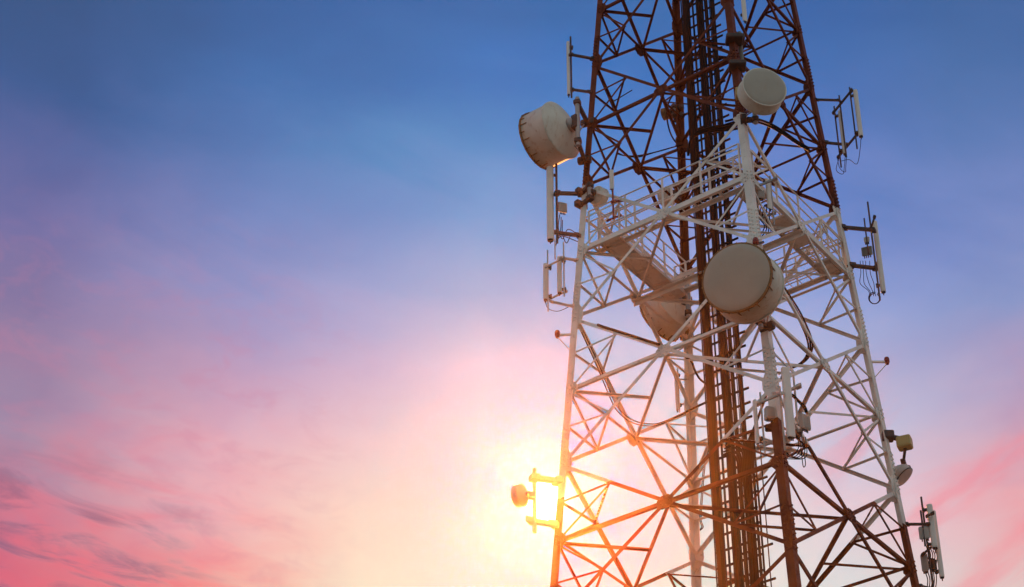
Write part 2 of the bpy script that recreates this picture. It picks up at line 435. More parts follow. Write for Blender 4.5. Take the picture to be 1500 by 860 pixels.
# ------------------------------------------------------------------ antennas
def out_dir(X): return V((X.x, X.y, 0)).normalized()
def rrect(w, d, n=4, r=.35):
    pts = []; rr = min(w, d)*r
    for cx, cy_, a0 in ((w/2-rr, d/2-rr, 0), (-w/2+rr, d/2-rr, 90), (-w/2+rr, -d/2+rr, 180), (w/2-rr, -d/2+rr, 270)):
        for k in range(n+1):
            a = math.radians(a0+90*k/n); pts.append((cx+rr*math.cos(a), cy_+rr*math.sin(a)))
    return pts
def panel(px, y0, y1, ref, w, d, face, label, pole=None, group='panel antennas on the tower', mat='panel', ncon=3):
    t_, b_ = vert(px, y0, y1, ref)
    face = face.normalized(); side = V((0, 0, 1)).cross(face)
    t = thing('panel_antenna', label, 'antenna', b_, group)
    mb = MB(); q = rrect(w, d); cs = .92
    H = (t_-b_).z; e = min(.03, H*.04)
    lv = [(0, .86), (e, 1), (H-e, 1), (H, .86)]
    for (h0, k0), (h1, k1) in zip(lv[:-1], lv[1:]):
        mb.prism([b_+V((0, 0, h0))+side*x*k0+face*y*k0 for x, y in q], [b_+V((0, 0, h1))+side*x*k1+face*y*k1 for x, y in q], True, caps=False)
    mb.add([b_+side*x*.86+face*y*.86 for x, y in q], [tuple(range(len(q)-1, -1, -1))]); mb.add([t_+side*x*.86+face*y*.86 for x, y in q], [tuple(range(len(q)))])
    mb.build('radome', M[mat], t)
    mb = MB(); mb.prism([b_-V((0, 0, .012))+side*x*.8+face*y*.8 for x, y in q], [b_+V((0, 0, .001))+side*x*.8+face*y*.8 for x, y in q]); mb.build('end_cap', M['dark'], t)
    for k in range(ncon):
        p = b_+side*(w*.6*((k+.5)/ncon-.5)); mb = MB(); mb.tube(p-V((0, 0, .07)), p-V((0, 0, .01)), .013, 8); mb.build('connector', M['dark'], t)
    for h in (.10*H, .90*H):
        p = b_+V((0, 0, h)); mb = MB(); mb.bar(p-face*(d*.5-.01), p-face*(d*.5+.09), .06, .05); mb.bar(p-face*(d*.5+.07)-side*.05, p-face*(d*.5+.07)+side*.05, .04, .07); mb.build('bracket', M['dark'], t)
    return t_, b_
def mount(label, poles, arms, name='antenna_mount', mat='dark', cat='mount', group='antenna mounts on the legs'):
    """poles: list of (top, bottom, radius); arms: list of (from, to, size)."""
    t = thing(name, label, cat, poles[0][1] if poles else arms[0][0], group)
    for a, b, r in poles:
        mb = MB(); mb.tube(b, a, r, 10); mb.build('pole', M[mat], t)
    for a, b, s_ in arms:
        mb = MB(); mb.bar(a, b, s_, s_); arm = mb.build('arm', M[mat], t)
        for p, k in ((a, 1.9), (b, 2.3)):
            mb = MB(); mb.box(p, (b-a), V((0, 0, 1)).cross(b-a), V((0, 0, 1)), s_*k, s_*k, s_*1.4, .01); mb.build('clamp', M[mat], arm)
    return t
def radio(px, py, ref, w, d, h, face, label, mat='grey', group='radio units beside the antennas', fins=True):
    c = at(px, py, ref); face = face.normalized(); side = V((0, 0, 1)).cross(face); Z = V((0, 0, 1))
    t = thing('radio_unit', label, 'radio unit', c-Z*h/2, group)
    mb = MB(); mb.box(c, side, face, Z, w, d, h, .02)
    if fins:
        for k in range(6):
            x = (k/5-.5)*w*.8; mb.bar(c+side*x+face*d*.56-Z*h*.4, c+side*x+face*d*.56+Z*h*.4, .012, d*.16, face)
    mb.build('housing', M[mat], t)
    for k in range(4):
        p = c+side*(w*.7*(k/3-.5))-Z*h*.5; mb = MB(); mb.tube(p-Z*.06, p, .014, 8); mb.build('connector', M['dark'], t)
    mb = MB(); mb.bar(c-face*d*.5, c-face*(d*.5+.10), .08, h*.5); mb.build('bracket', M['dark'], t)
    return c
def cable(pts, r, label, name='jumper_cable', mat='cable', cat='cable', group=None):
    mb = MB(); mb.path(pts, r, 7, 7); o = mb.build(name, M[mat]); tag(o, label, cat, group); return o
def px_m(px, ref): return px/F*(ref if isinstance(ref, float) else depth(ref))

Z = V((0, 0, 1))
# --- parabolic drum dishes
def dish(px, py, ref, axis, Rpx, drum, label, rim_mat='rim', face_mat='radome', back=.38, pole=None, to=None, clips=True, shroud='shroud'):
    """px, py: centre of the front face; axis points out of the front; drum: length / radius"""
    c = at(px, py, ref); ax = axis.normalized(); R = px_m(Rpx, ref); Ld = R*drum
    t = thing('microwave_dish', label, 'dish', c-ax*Ld, 'microwave dishes on the tower')
    sm = [(0, R*.985), (.012*R, R*.97), (.035*R, R*.8), (.055*R, R*.4), (.06*R, 0.)]
    mb = MB(); mb.lathe(c, ax, sm, 64); mb.build('radome', M[face_mat], t)
    mb = MB(); mb.lathe(c, ax, [(-.075*R, R*1.004), (-.075*R, R*1.03), (-.002*R, R*1.03), (.006*R, R*1.015), (.006*R, R*.96)], 64, False); rim = mb.build('rim', M[rim_mat], t)
    if clips:
        a = ax.cross(Z).normalized(); b = ax.cross(a)
        mb = MB(); n = 22; mb.lathe(c, ax, [(-.070*R, R*1.031), (-.070*R, R*1.036), (-.03*R, R*1.036), (-.03*R, R*1.031)], 64, False)
        for k in range(n):
            th = 2*math.pi*k/n; d = a*math.cos(th)+b*math.sin(th); tn = ax.cross(d)
            p = c+d*R*1.035-ax*.0
            mb.bar(p, p-ax*R*(.32 if k % 2 else .2)-d*R*.03, .016, .024, d)
        mb.build('clip', M['rim'], rim)
    mb = MB(); mb.lathe(c, ax, [(-Ld, R*1.005), (-Ld+.01, R*1.0), (-.004*R, R*1.0)], 64); mb.build('shroud', M[shroud], t)
    prof = [(-Ld-back*R, R*.24), (-Ld-back*R*.93, R*.30), (-Ld-back*R*.74, R*.52), (-Ld-back*R*.42, R*.78), (-Ld-back*R*.12, R*.965), (-Ld-.03*R, R*1.035), (-Ld+.03*R, R*1.035), (-Ld+.03*R, R*.99)]
    mb = MB(); mb.lathe(c, ax, prof, 64); mb.build('reflector', M[shroud], t)
    h0 = -Ld-back*R
    mb = MB(); mb.lathe(c, ax, [(h0-.16*R, R*.15), (h0-.15*R, R*.2), (h0+.01, R*.26)], 24); hub = mb.build('hub', M['galv'], t)
    end = c+ax*(h0-.16*R)
    if to is not None:                      # pipe the dish hangs on plus arms back to the leg
        pp = end-ax*.10; Lp = R*1.05
        mb = MB(); mb.tube(pp-Z*Lp, pp+Z*Lp, .055, 12); mb.build('pipe', M['galv'], t)
        mb = MB(); mb.box(pp+ax*.06, ax, ax.cross(Z), Z, .16, .2, R*.55, .02); mb.build('mount_bracket', M['dark'], t)
        for s_ in (-1, 1):
            q = pp+Z*Lp*.8*s_; l = to(q)
            mb = MB(); mb.bar(q, l, .09, .09); mb.box(l, l-q, (l-q).cross(Z), Z, .14, .34, .16, .02); mb.box(q, l-q, (l-q).cross(Z), Z, .16, .17, .13, .02); mb.build('arm', M['dark'], t)
            side = ax.cross(Z).normalized()
            mb = MB(); mb.tube(c-ax*(Ld+.08*R)+side*R*.7*s_+Z*R*.1, l+Z*.1, .018, 6); mb.build('stay_rod', M['galv'], t)
    return c
def near_leg(l): return lambda q: legp(l, q.z)
pN = leg_at('N', 400)
dish(1079, 406, pN+(CAM-pN).normalized()*1.75, camdir(-.47, .35, .81), 53.5, .92, 'big round drum dish with beige face hung on the near leg at mid height', to=near_leg('N'))
pN = leg_at('N', 130)
dish(1120, 127, pN+(CAM-pN).normalized()*1.1, camdir(.22, .50, .84), 33, .72, 'round drum dish on the red part of the near leg near the top', to=near_leg('N'), clips=False, rim_mat='shroud')
pL = leg_at('L', 205)
dish(787, 208, pL, camdir(-.78, -.36, -.50), 43.5, .98, 'large drum dish facing away at the left of the red left leg', to=near_leg('L'), back=.42)
pB = leg_at('B', 470)
dish(965, 471, pB+(CAM-pB).normalized()*.3, camdir(-.62, -.60, -.42), 37, .95, 'brownish drum dish behind the left rear walkway on the rear leg', to=near_leg('B'))
pL = leg_at('L', 288)
dish(882, 290, pL, camdir(.72, -.30, -.60), 14, .85, 'small round dish on the left leg at the red and white paint edge', to=near_leg('L'), clips=False, rim_mat='shroud')
pB = leg_at('B', 285)
dish(972, 290, pB, camdir(-.72, -.25, -.60), 14.5, .8, 'small grey dish with square back box beside the rear leg', to=near_leg('B'), clips=False, rim_mat='shroud')
pB = leg_at('B', 162)
dish(971, 168, pB, camdir(-.85, -.25, -.35), 9, .8, 'smallest dish high on the rear leg in the red bracing', to=near_leg('B'), clips=False, rim_mat='rim', shroud='rim')

# --- left leg
pL = leg_at('L', 105); oL = camdir(-1, 0, .12); oL.z = 0; oL.normalize()
ref = pL
panel(832.5, 62, 139, ref, .10, .075, oL, 'slim upright panel antenna on a dark pole high at the left of the red leg', ncon=2)
t_, b_ = vert(836.5, 54, 143, ref)
mount('dark pole on two short arms high on the red left leg', [(t_, b_, .024)], [(vert(836.5, 80, 82, ref)[0], leg_at('L', 86), .055), (vert(836.5, 131, 133, ref)[0], leg_at('L', 135), .055)])
pL = leg_at('L', 300); ref = pL
panel(806, 246, 352, ref, .175, .165, oL, 'long white panel antenna below the large drum dish at left', ncon=4)
t_, b_ = vert(815.5, 240, 356, ref)
mount('pole with two arms carrying the long left panel antenna', [(t_, b_, .028)], [(vert(816, 283, 285, ref)[0], leg_at('L', 284), .075), (vert(816, 341, 343, ref)[0], leg_at('L', 345), .075)])
radio(824, 304, ref, .20, .15, .30, camdir(.3, 0, 1), 'grey radio box behind the long left panel antenna')
for k, (ya, xb, yb) in enumerate(((322, 832, 350), (326, 822, 360), (330, 838, 356))):
    cable([at(820+k*2, ya-8, ref), at(818+k*3, ya+12, ref), at(xb-8, yb, ref), at(xb, yb-14, ref), leg_at('L', yb-6)], .011, 'thin black jumper cable looping below the radio box to the left leg', group='jumper cables under the left radio box')
pL = leg_at('L', 410); ref = pL
panel(799, 387, 439, ref, .105, .105, oL, 'white panel antenna at the outer left of the low pair by the left leg', ncon=2)
panel(819.5, 377, 429, ref, .115, .11, oL, 'white panel antenna at the inner side of the low pair by the left leg', ncon=2)
ta, ba = vert(802.5, 367, 456, ref); tb, bb = vert(826, 355, 434, ref); tc, bc = vert(813, 350, 380, ref)
mount('frame of thin poles and crossbars carrying the low left antenna pair', [(ta, ba, .018), (tb, bb, .018), (tc, bc, .016)],
      [(at(800, 391, ref), at(826, 378, ref), .034), (at(799, 441, ref), at(829, 427, ref), .034), (at(822, 378, ref), leg_at('L', 381), .05), (at(808, 442, ref), leg_at('L', 449), .05)], mat='grey')
cable([at(799, 443, ref), at(803, 452, ref), at(815, 456, ref), at(826, 453, ref), leg_at('L', 446)], .008, 'thin black cable sagging below the low left antenna pair to the leg')
def obstruction_light(px, py, l, ypx, label):
    p = leg_at(l, ypx); c = at(px, py, p)
    t = thing('obstruction_light', label, 'warning light', c, 'red warning lights on the tower')
    mb = MB(); mb.lathe(c-Z*.085, Z, [(0, .04), (.02, .062), (.10, .062), (.14, .05), (.155, 0)], 16); mb.build('lens', M['lamp'], t)
    d = (p-c); mb = MB(); mb.lathe(c-Z*.125, Z, [(0, .04), (.045, .055)], 12); mb.build('base', M['oxide'], t)
    mb = MB(); mb.bar(c-Z*.06, p-Z*.06, .045, .045); mb.tube(c-Z*.1, leg_at(l, ypx+25), .012, 6); mb.build('bracket', M['steel'], t)
obstruction_light(816.5, 488, 'L', 487, 'red warning light on a short bracket at the left leg')
obstruction_light(1299, 527, 'R', 527, 'red warning light on a short bracket at the right leg')
pN = leg_at('N', 352); c = at(1107, 353, pN+(CAM-pN).normalized()*.25)
t = thing('obstruction_light', 'dark red warning light on the near leg just above the big drum dish', 'warning light', c, 'red warning lights on the tower')
mb = MB(); mb.lathe(c-Z*.09, Z, [(0, .05), (.02, .07), (.1, .07), (.16, .05), (.17, 0)], 16); mb.build('lens', M['lamp'], t)
mb = MB(); mb.bar(c-Z*.08, at(1118, 355, pN), .05, .05); mb.build('bracket', M['dark'], t)

# antenna and dish in front of the sun
pL = leg_at('L', 735); ref = pL
t_, b_ = vert(783, 687, 780, ref)
mount('upright pole on two arms beside the left leg in front of the sun', [(t_, b_, .042)], [(vert(783, 700, 702, ref)[0], leg_at('L', 705), .10), (at(778, 763, ref), leg_at('L', 769), .10)], mat='grey')
dish(757, 727, ref, camdir(-.80, -.20, -.45), 16, .6, 'small round dish on the pole beside the sun at lower left', clips=False, rim_mat='shroud', back=.5)
mb = MB(); mb.bar(at(766, 724, ref), at(783, 727, ref), .12, .14); tag(mb.build('dish_bracket', M['grey']), 'short bracket between the sun side dish and its pole', 'bracket')

# --- antenna on a rod inside the gallery, antenna inside the lower bracing, whip antenna inside the red bracing
ref = seg(leg_at('L', 300), leg_at('N', 250), .30)
ref = V((ref.x, ref.y, ref.z))+FN['LN']*.3
panel(896, 249, 277, ref, .11, .09, camdir(0, .2, 1), 'short white antenna on a red rod above the left gallery railing', ncon=1)
t_, b_ = vert(898, 276, 320, ref)
mount('red rod and base bar holding the short white antenna above the railing', [(t_, b_, .022)], [(at(890, 323, ref), at(908, 316, ref), .035), (at(897, 296, ref), at(912, 293, ref), .04)], mat='oxide')
ref = leg_at('B', 570)+(CAM-leg_at('B', 570)).normalized()*.4
panel(991, 545, 600, ref, .085, .06, camdir(-.7, 0, .7), 'slim white panel antenna hanging beside the rear leg in the lower bracing', ncon=2)
t_, b_ = vert(994, 540, 604, ref)
mount('thin pole beside the rear leg for the slim inner antenna', [(t_, b_, .018)], [(at(994, 556, ref), leg_at('B', 556), .035), (at(994, 592, ref), leg_at('B', 592), .035)], mat='grey')
ref = seg(leg_at('L', 150), leg_at('B', 290), .35)
tt = thing('whip_antenna', 'small whip antenna with clamp box inside the red upper bracing', 'antenna', at(898, 150, ref))
c = at(898, 149, ref)
mb = MB(); mb.box(c, RG, FH, Z, .07, .07, .10, .01); mb.build('clamp', M['teal'], tt)
mb = MB(); mb.tube(c, at(926, 132, ref), .014, 8); mb.build('whip', M['dark'], tt)
mb = MB(); mb.tube(at(890, 134, ref), at(900, 152, ref), .016, 8); mb.build('rod', M['teal'], tt)

# --- right leg, upper frame
pR = leg_at('R', 190); ref = pR; oR = camdir(.95, 0, .3); oR.z = 0; oR.normalize()
panel(1257, 133, 200, ref, .125, .115, oR, 'white panel antenna at the outer end of the frame high on the right leg', ncon=2)
panel(1234, 163, 226, ref, .105, .10, oR, 'white panel antenna in the middle of the frame high on the right leg', ncon=2)
P = [vert(1250, 128, 218, ref), vert(1234.5, 140, 230, ref), vert(1227, 156, 245, ref)]
mount('dark frame of three poles and slanted crossbars high on the right leg', [(a, b, .020) for a, b in P],
      [(at(1221, 165, ref), at(1247, 133, ref), .045), (at(1228, 230, ref), at(1256, 196, ref), .045), (at(1229, 147, ref), leg_at('R', 146), .050), (at(1240, 212, ref), leg_at('R', 209), .055)])
for k, (a, b) in enumerate((((1261, 204), (1250, 240)), ((1238, 230), (1231, 255)), ((1240, 230), (1236, 252)))):
    cable([at(a[0], a[1], ref), at(a[0]-1, a[1]+14, ref), at((a[0]+b[0])/2, b[1], ref), at(b[0]-6, b[1]-6, ref), at(1232-3*k, 236-4*k, ref)], .008, 'thin jumper cable hanging below the upper right antenna frame', group='jumper cables on the upper right frame')
# --- right leg, middle antenna
pR = leg_at('R', 370); ref = pR
panel(1287.5, 325, 428, ref, .12, .125, oR, 'long white panel antenna alone beside the white part of the right leg', ncon=3)
A = [vert(1280, 296, 440, ref), vert(1269, 320, 372, ref)]
mount('dark pole on two thick arms at the white part of the right leg', [(A[0][0], A[0][1], .022), (A[1][0], A[1][1], .018)],
      [(at(1279, 337, ref), leg_at('R', 333), .075), (at(1283, 393, ref), leg_at('R', 389), .075), (at(1276, 334, ref), at(1281, 318, ref), .035), (at(1281, 393, ref), at(1287, 380, ref), .035)])
radio(1270, 368, ref, .25, .16, .27, camdir(-.3, 0, 1), 'dull green radio box on the middle right antenna pole', mat='teal')
radio(1269.5, 351, ref, .13, .10, .16, camdir(-.3, 0, 1), 'small grey box just above the dull green radio box', fins=False)
for k in range(2):
    c = at(1281, 436.5+k, ref); r = px_m(8.5-k*1.1, ref)
    cable([c+RG*r*math.cos(a)+UP*r*math.sin(a) for a in [math.radians(80+340*i/14) for i in range(15)]], .012, 'coiled black cable ring below the middle right antenna', 'cable_coil', group='cable rings below the middle right antenna')
for k, (x0, x1, x2) in enumerate(((1264, 1262, 1274), (1268, 1269, 1278), (1274, 1276, 1281), (1260, 1256, 1272))):
    cable([at(x0, 382, ref), at(x0+1, 400, ref), at(x1+4, 415, ref), at(x2, 426, ref), at(x2+2, 434, ref)], .008, 'thin black jumper cable falling from the dull green radio box', group='jumper cables of the middle right antenna')
# --- right leg, cream box over round dish
pR = leg_at('R', 650); ref = pR
c = at(1325, 649, ref); f_ = camdir(-.35, .1, .9); f_.z = 0; s_ = Z.cross(f_)
t = thing('radio_unit', 'cream box on a dark arm above the round white dish at right', 'radio unit', c-Z*.14, 'radio units beside the antennas')
mb = MB(); mb.box(c, s_, f_, Z, .33, .26, .28, .025); mb.build('housing', M['cream'], t)
mb = MB(); mb.box(c+s_*.0+f_*.14, s_, f_, Z, .24, .03, .20, .01); mb.build('lid', M['cream'], t)
mb = MB(); q = leg_at('R', 639); mb.bar(c+Z*.13-s_*.1, q, .09, .09); mb.box(q, RG, FH, Z, .26, .26, .2, .02); mb.build('arm', M['dark'], t)
mb = MB(); mb.tube(c-Z*.14, at(1324, 672, ref), .035, 10); mb.build('stem', M['dark'], t)
dish(1325, 699, leg_at('R', 692), camdir(.45, -.40, .40), 16.5, .55, 'round white dish with dark band hugging the right leg under the cream box', clips=False, rim_mat='dark', back=.75, face_mat='grey', shroud='grey')
mb = MB(); mb.bar(at(1322, 672, ref), at(1327, 690, ref), .10, .10); mb.box(at(1327, 688, ref), RG, FH, Z, .20, .2, .14, .02); tag(mb.build('dish_bracket', M['dark']), 'dark bracket between the cream box and the round white dish', 'bracket')
# --- right leg, lower cluster
pR = leg_at('R', 790); ref = pR
panel(1365.5, 740, 803, ref, .14, .135, oR, 'taller white panel antenna in the cluster at the lower right of the tower', ncon=3)
panel(1373.5, 749, 846, ref, .11, .11, oR, 'white panel antenna at the far right of the lower right cluster', ncon=3)
A = [vert(1358.5, 728, 868, ref), vert(1352, 748, 800, ref), vert(1364, 800, 868, ref)]
mount('dark poles and arm carrying the antenna cluster at lower right', [(a, b, .022) for a, b in A],
      [(at(1360, 768, ref), leg_at('R', 768), .05), (at(1366, 800, ref), at(1352, 812, ref), .04), (at(1372, 838, ref), at(1354, 826, ref), .04), (at(1358, 756, ref), at(1366, 752, ref), .04), (at(1362, 862, ref), leg_at('R', 858), .05)])
radio(1354, 780, ref, .23, .15, .31, camdir(-.3, 0, 1), 'grey radio box at the top of the lower right cluster')
radio(1354.5, 824, ref, .15, .13, .42, camdir(-.3, 0, 1), 'narrow grey radio box at the bottom of the lower right cluster')
radio(1367, 826, ref, .12, .12, .28, camdir(.3, 0, 1), 'dark radio box between the two lower right panel antennas', mat='dark')
for k in range(5):
    x = 1357+k*3.2
    cable([at(x, 800+k*2, ref), at(x+3, 815, ref), at(x-3+k, 832, ref), at(x+2, 850, ref), at(x-1, 872, ref)], .012, 'black cable hanging through the lower right antenna cluster', group='cables in the lower right cluster')
# --- near leg cluster
pN = leg_at('N', 590); ref = pN+(CAM-pN).normalized()*.55; ref2 = pN+(CAM-pN).normalized()*.15
fN = camdir(.25, 0, 1); fN.z = 0
panel(1154.5, 539, 641, ref, .175, .10, fN, 'long white panel antenna in front of the near leg below the big dish', ncon=3)
panel(1107.5, 586, 650, ref2, .09, .07, camdir(-.8, 0, .6), 'slim white panel antenna at the left of the near leg over the cable bundle', ncon=2)
A = [vert(1165.5, 550, 622, ref2), vert(1117, 575, 665, ref2), vert(1146, 566, 660, ref)]
mount('crossbar and poles carrying the antennas around the near leg', [(A[0][0], A[0][1], .022), (A[1][0], A[1][1], .020), (A[2][0], A[2][1], .022)],
      [(at(1112, 590, ref2), at(1170, 566, ref2), .052), (at(1112, 655, ref2), at(1172, 632, ref2), .05), (at(1146, 576, ref), leg_at('N', 576), .05)], mat='grey')
radio(1127, 606, ref2, .18, .15, .28, fN, 'grey radio box at the left side of the near leg')
radio(1178.5, 618, ref2, .21, .16, .36, camdir(.6, 0, 1), 'grey radio box at the right side of the near leg')
radio(1168, 634, ref2, .16, .14, .16, camdir(.2, 0, 1), 'dark connector box below the long near leg antenna', mat='dark', fins=False)
c = at(1127, 627, ref2); mb = MB(); mb.box(c, RG, FH, Z, .17, .13, .12, .015); tag(mb.build('filter_box', M['rust']), 'brown box under the grey radio box left of the near leg', 'box')
for k in range(3):
    cable([at(1157+2*k, 577, ref2), at(1165+3*k, 585+k, ref2), at(1176+2*k, 596, ref2), at(1181+k, 606, ref2)], .014, 'black cable curving from the near leg to the right radio box', group='cables to the right radio box')
for k in range(5):
    cable([at(1168+k*3, 640, ref2), at(1170+k*3, 655+2*k, ref2), at(1160+k*4, 668+k, ref2), at(1150, 660+k*3, ref2)], .010, 'thin cable looping below the near leg antennas', group='thin cables below the near leg antennas')
cable([at(1172, 640, ref2), at(1175, 672, ref2), at(1177, 684, ref2), at(1180, 680, ref2), at(1178, 668, ref2), at(1173, 660, ref2)], .010, 'cable with a hanging loop end below the right radio box')
# --- equipment on the gallery behind the near leg
ref = seg(leg_at('N', 270), leg_at('R', 400), .16)+FN['NR']*.35
panel(1126, 262, 306, ref, .13, .08, camdir(.5, 0, 1), 'short pale panel antenna standing on the gallery just right of the near leg', ncon=2)
radio(1114, 284, ref, .16, .14, .26, camdir(.3, 0, 1), 'pale radio box on the gallery tucked against the near leg')
a, b = vert(1110, 268, 348, ref); a2, b2 = vert(1131, 258, 330, ref)
mount('pair of poles on the gallery right of the near leg', [(a, b, .022), (a2, b2, .02)], [(at(1104, 275, ref), at(1136, 262, ref), .045), (at(1108, 322, ref), at(1134, 312, ref), .045)], mat='galv')
for k in range(4):
    cable([at(1116+4*k, 300, ref), at(1112+5*k, 318, ref), at(1120+3*k, 332+3*k, ref), at(1110+3*k, 350, ref)], .013, 'black cable looping down from the gallery boxes beside the near leg', group='cables below the gallery boxes')
# --- top of the near leg
pN = leg_at('N', 25); ref = pN+(CAM-pN).normalized()*.35
panel(1087.5, -60, 31, ref, .13, .08, camdir(.4, 0, 1), 'white panel antenna cut by the top of the photo beside the near leg', ncon=2)
c = at(1085, 69, ref)
t = thing('mount_pipe', 'grey green upright pipe with dark clamps on the red near leg above the upper dish', 'mount', c)
a, b = vert(1085, 48, 96, ref); mb = MB(); mb.tube(b, a, .055, 12); mb.build('pipe', M['teal'], t)
for y in (58, 97):
    q = leg_at('N', y); mb = MB(); mb.box(at(1080, y, ref), RG, FH, Z, .34, .30, .16, .02); mb.box(q, RG, FH, Z, .40, .36, .12, .02); mb.bar(at(1080, y, ref), q, .12, .10); mb.build('clamp', M['dark'], t)
c = at(1083, 137, leg_at('N', 137)+(CAM-leg_at('N', 137)).normalized()*.3)
mb = MB(); mb.box(c, RG, FH, Z, .18, .2, .26, .02); tag(mb.build('transceiver_box', M['cream']), 'ochre transceiver box behind the upper round dish', 'box')

# ------------------------------------------------------------------ long cables strung through the bracing
ref = seg(leg_at('L', 580), leg_at('B', 640), .3)
for k in range(2):
    dx, dy = 5+k*3, -k*3
    pts = [(848, 487), (872, 540), (893, 590), (905, 607), (922, 619), (945, 624), (962, 622), (990, 610), (1016, 597), (1040, 586), (1058, 578)]
    cable([at(x+dx*.8, y+dy, depth(ref)+(i-5)*.12) for i, (x, y) in enumerate(pts)], .014, 'dark cable sagging from the left leg down to the middle of the tower', 'sagging_cable', 'rust' if k == 1 else 'cable', group='cables sagging from the left leg')
ref = seg(leg_at('L', 480), leg_at('N', 345), .3)
cable([at(x, y-2, depth(ref)-.35-.30*i) for i, (x, y) in enumerate(((876, 478), (884, 481), (910, 489), (938, 498), (966, 507)))], .034, 'thick brown cable lying on the left front brace below the gallery', 'brace_cable', 'rust')
ref = seg(leg_at('N', 420), leg_at('R', 560), .38)
for k in range(3):
    pts = [(1149, 421), (1158, 435), (1170, 454), (1180, 474), (1188, 494), (1190, 510), (1184, 524), (1172, 534), (1158, 540), (1146, 546)]
    cable([at(x-k*3, y+k*1.2, ref) for x, y in pts], .022, 'black cable bending round from the big dish to the near leg', 'feeder_bend', group='cables bending right of the big dish')
ref = seg(leg_at('N', 180), leg_at('R', 250), .3)
for k in range(2):
    pts = [(1062, 178+5*k), (1085, 173+4*k), (1105, 174+4*k), (1125, 180+4*k), (1145, 191+4*k), (1166, 206+3*k), (1186, 218+3*k)]
    cable([at(x, y, ref) for x, y in pts], .030, 'black cable arching right below the upper round dish', 'arched_cable', group='cables arching below the upper dish')
ref = axp(0, 25.3*S)
for k in range(3):
    pts = [(1008, 222+3*k), (1012, 205), (1024, 192+2*k), (1045, 186+3*k), (1070, 182+4*k), (1090, 176+5*k)]
    cable([at(x, y, depth(ref)-.15*i) for i, (x, y) in enumerate(pts)], .034, 'thick black cable turning off the ladder towards the near leg', 'turning_cable', group='cables turning off the ladder')
ref = seg(leg_at('L', 220), leg_at('B', 260), .7)
for k in range(2):
    pts = [(903, 223+2*k), (915, 228), (935, 228+2*k), (960, 223), (985, 216), (1000, 212)]
    cable([at(x, y, ref) for x, y in pts], .017, 'thin black cable drooping to the rear leg inside the red bracing', 'drooping_cable', group='cables drooping to the rear leg')
ref = leg_at('B', 180)+(CAM-leg_at('B', 180)).normalized()*.3
cable([at(x, y, ref) for x, y in ((986, 138), (979, 152), (977, 172), (981, 192), (988, 206), (998, 216))], .022, 'black cable bowing left of the rear leg beside the smallest dish', 'bowing_cable')
ref = leg_at('B', 560)+(CAM-leg_at('B', 560)).normalized()*.5
cable([at(x, y, ref) for x, y in ((1004, 523), (1013, 530), (1018, 543), (1026, 556), (1040, 566))], .028, 'thick brown cable bending off the rear leg to the ladder', 'bending_cable', 'rust')
ref = leg_at('B', 700)
for k in range(2):
    cable([at(x+2*k, y, ref) for x, y in ((1036, 655), (1030, 690), (1027, 730), (1025, 760), (1028, 772), (1022, 778))], .013, 'thin dangling cable in front of the rear leg at the bottom', 'dangling_cable', group='dangling cables at the rear leg')
# cables running inside the near leg
for k in range(3):
    z0, z1 = 14*S, 31*S; pts = []; z = z0
    while z <= z1:
        p = legp('N', z); i_ = -V((p.x, p.y, 0)).normalized(); pts.append(p+i_*(.16+.02*k)+Z.cross(i_)*(.05*(k-1)+random.uniform(-.01, .01))); z += 1.3
    cable(pts, .016, 'dark cable running up inside the near leg', 'leg_cable', group='cables inside the near leg')

# ------------------------------------------------------------------ added flare volume
def flare_haze():  # scattering volume added to wash lens flare over the tower near the sun
    m = bpy.data.materials.new('flare_scatter'); m.use_nodes = True; nt = m.node_tree; nt.nodes.clear(); t = NT(nt)
    out = t.n('ShaderNodeOutputMaterial'); v = t.n('ShaderNodeVolumePrincipled')
    v.inputs['Color'].default_value = FLARE_COL; v.inputs['Density'].default_value = FLARE_D; v.inputs['Anisotropy'].default_value = FLARE_G
    t.link(v.outputs[0], out.inputs['Volume'])
    mb = MB(); mb.box(V((0, 0, (GROUND-2.5+TOP+.3)/2)), V((1, 0, 0)), V((0, 1, 0)), V((0, 0, 1)), 860, 860, TOP+.3-GROUND+2.5)
    tag(mb.build('flare_haze', m), 'warm scattering volume added for the lens flare glow over the tower', 'flare_haze', kind='stuff')
FLARE_COL = (1, .57, .32, 1); FLARE_D = .00031; FLARE_G = .965
flare_haze()

# ------------------------------------------------------------------ sun, sky, camera
SUN_PX = (801, 735)
SUN = (at(*SUN_PX, 1.0)-CAM).normalized()
sel = math.asin(SUN.z); saz = math.atan2(SUN.x, SUN.y)
sd = bpy.data.lights.new('sun', 'SUN'); sd.energy = 3.2; sd.angle = math.radians(.5); sd.color = (1, .36, .08)
so = bpy.data.objects.new('sun', sd); C.objects.link(so); so.rotation_euler = (-SUN).to_track_quat('-Z', 'Y').to_euler(); so.location = SUN*100

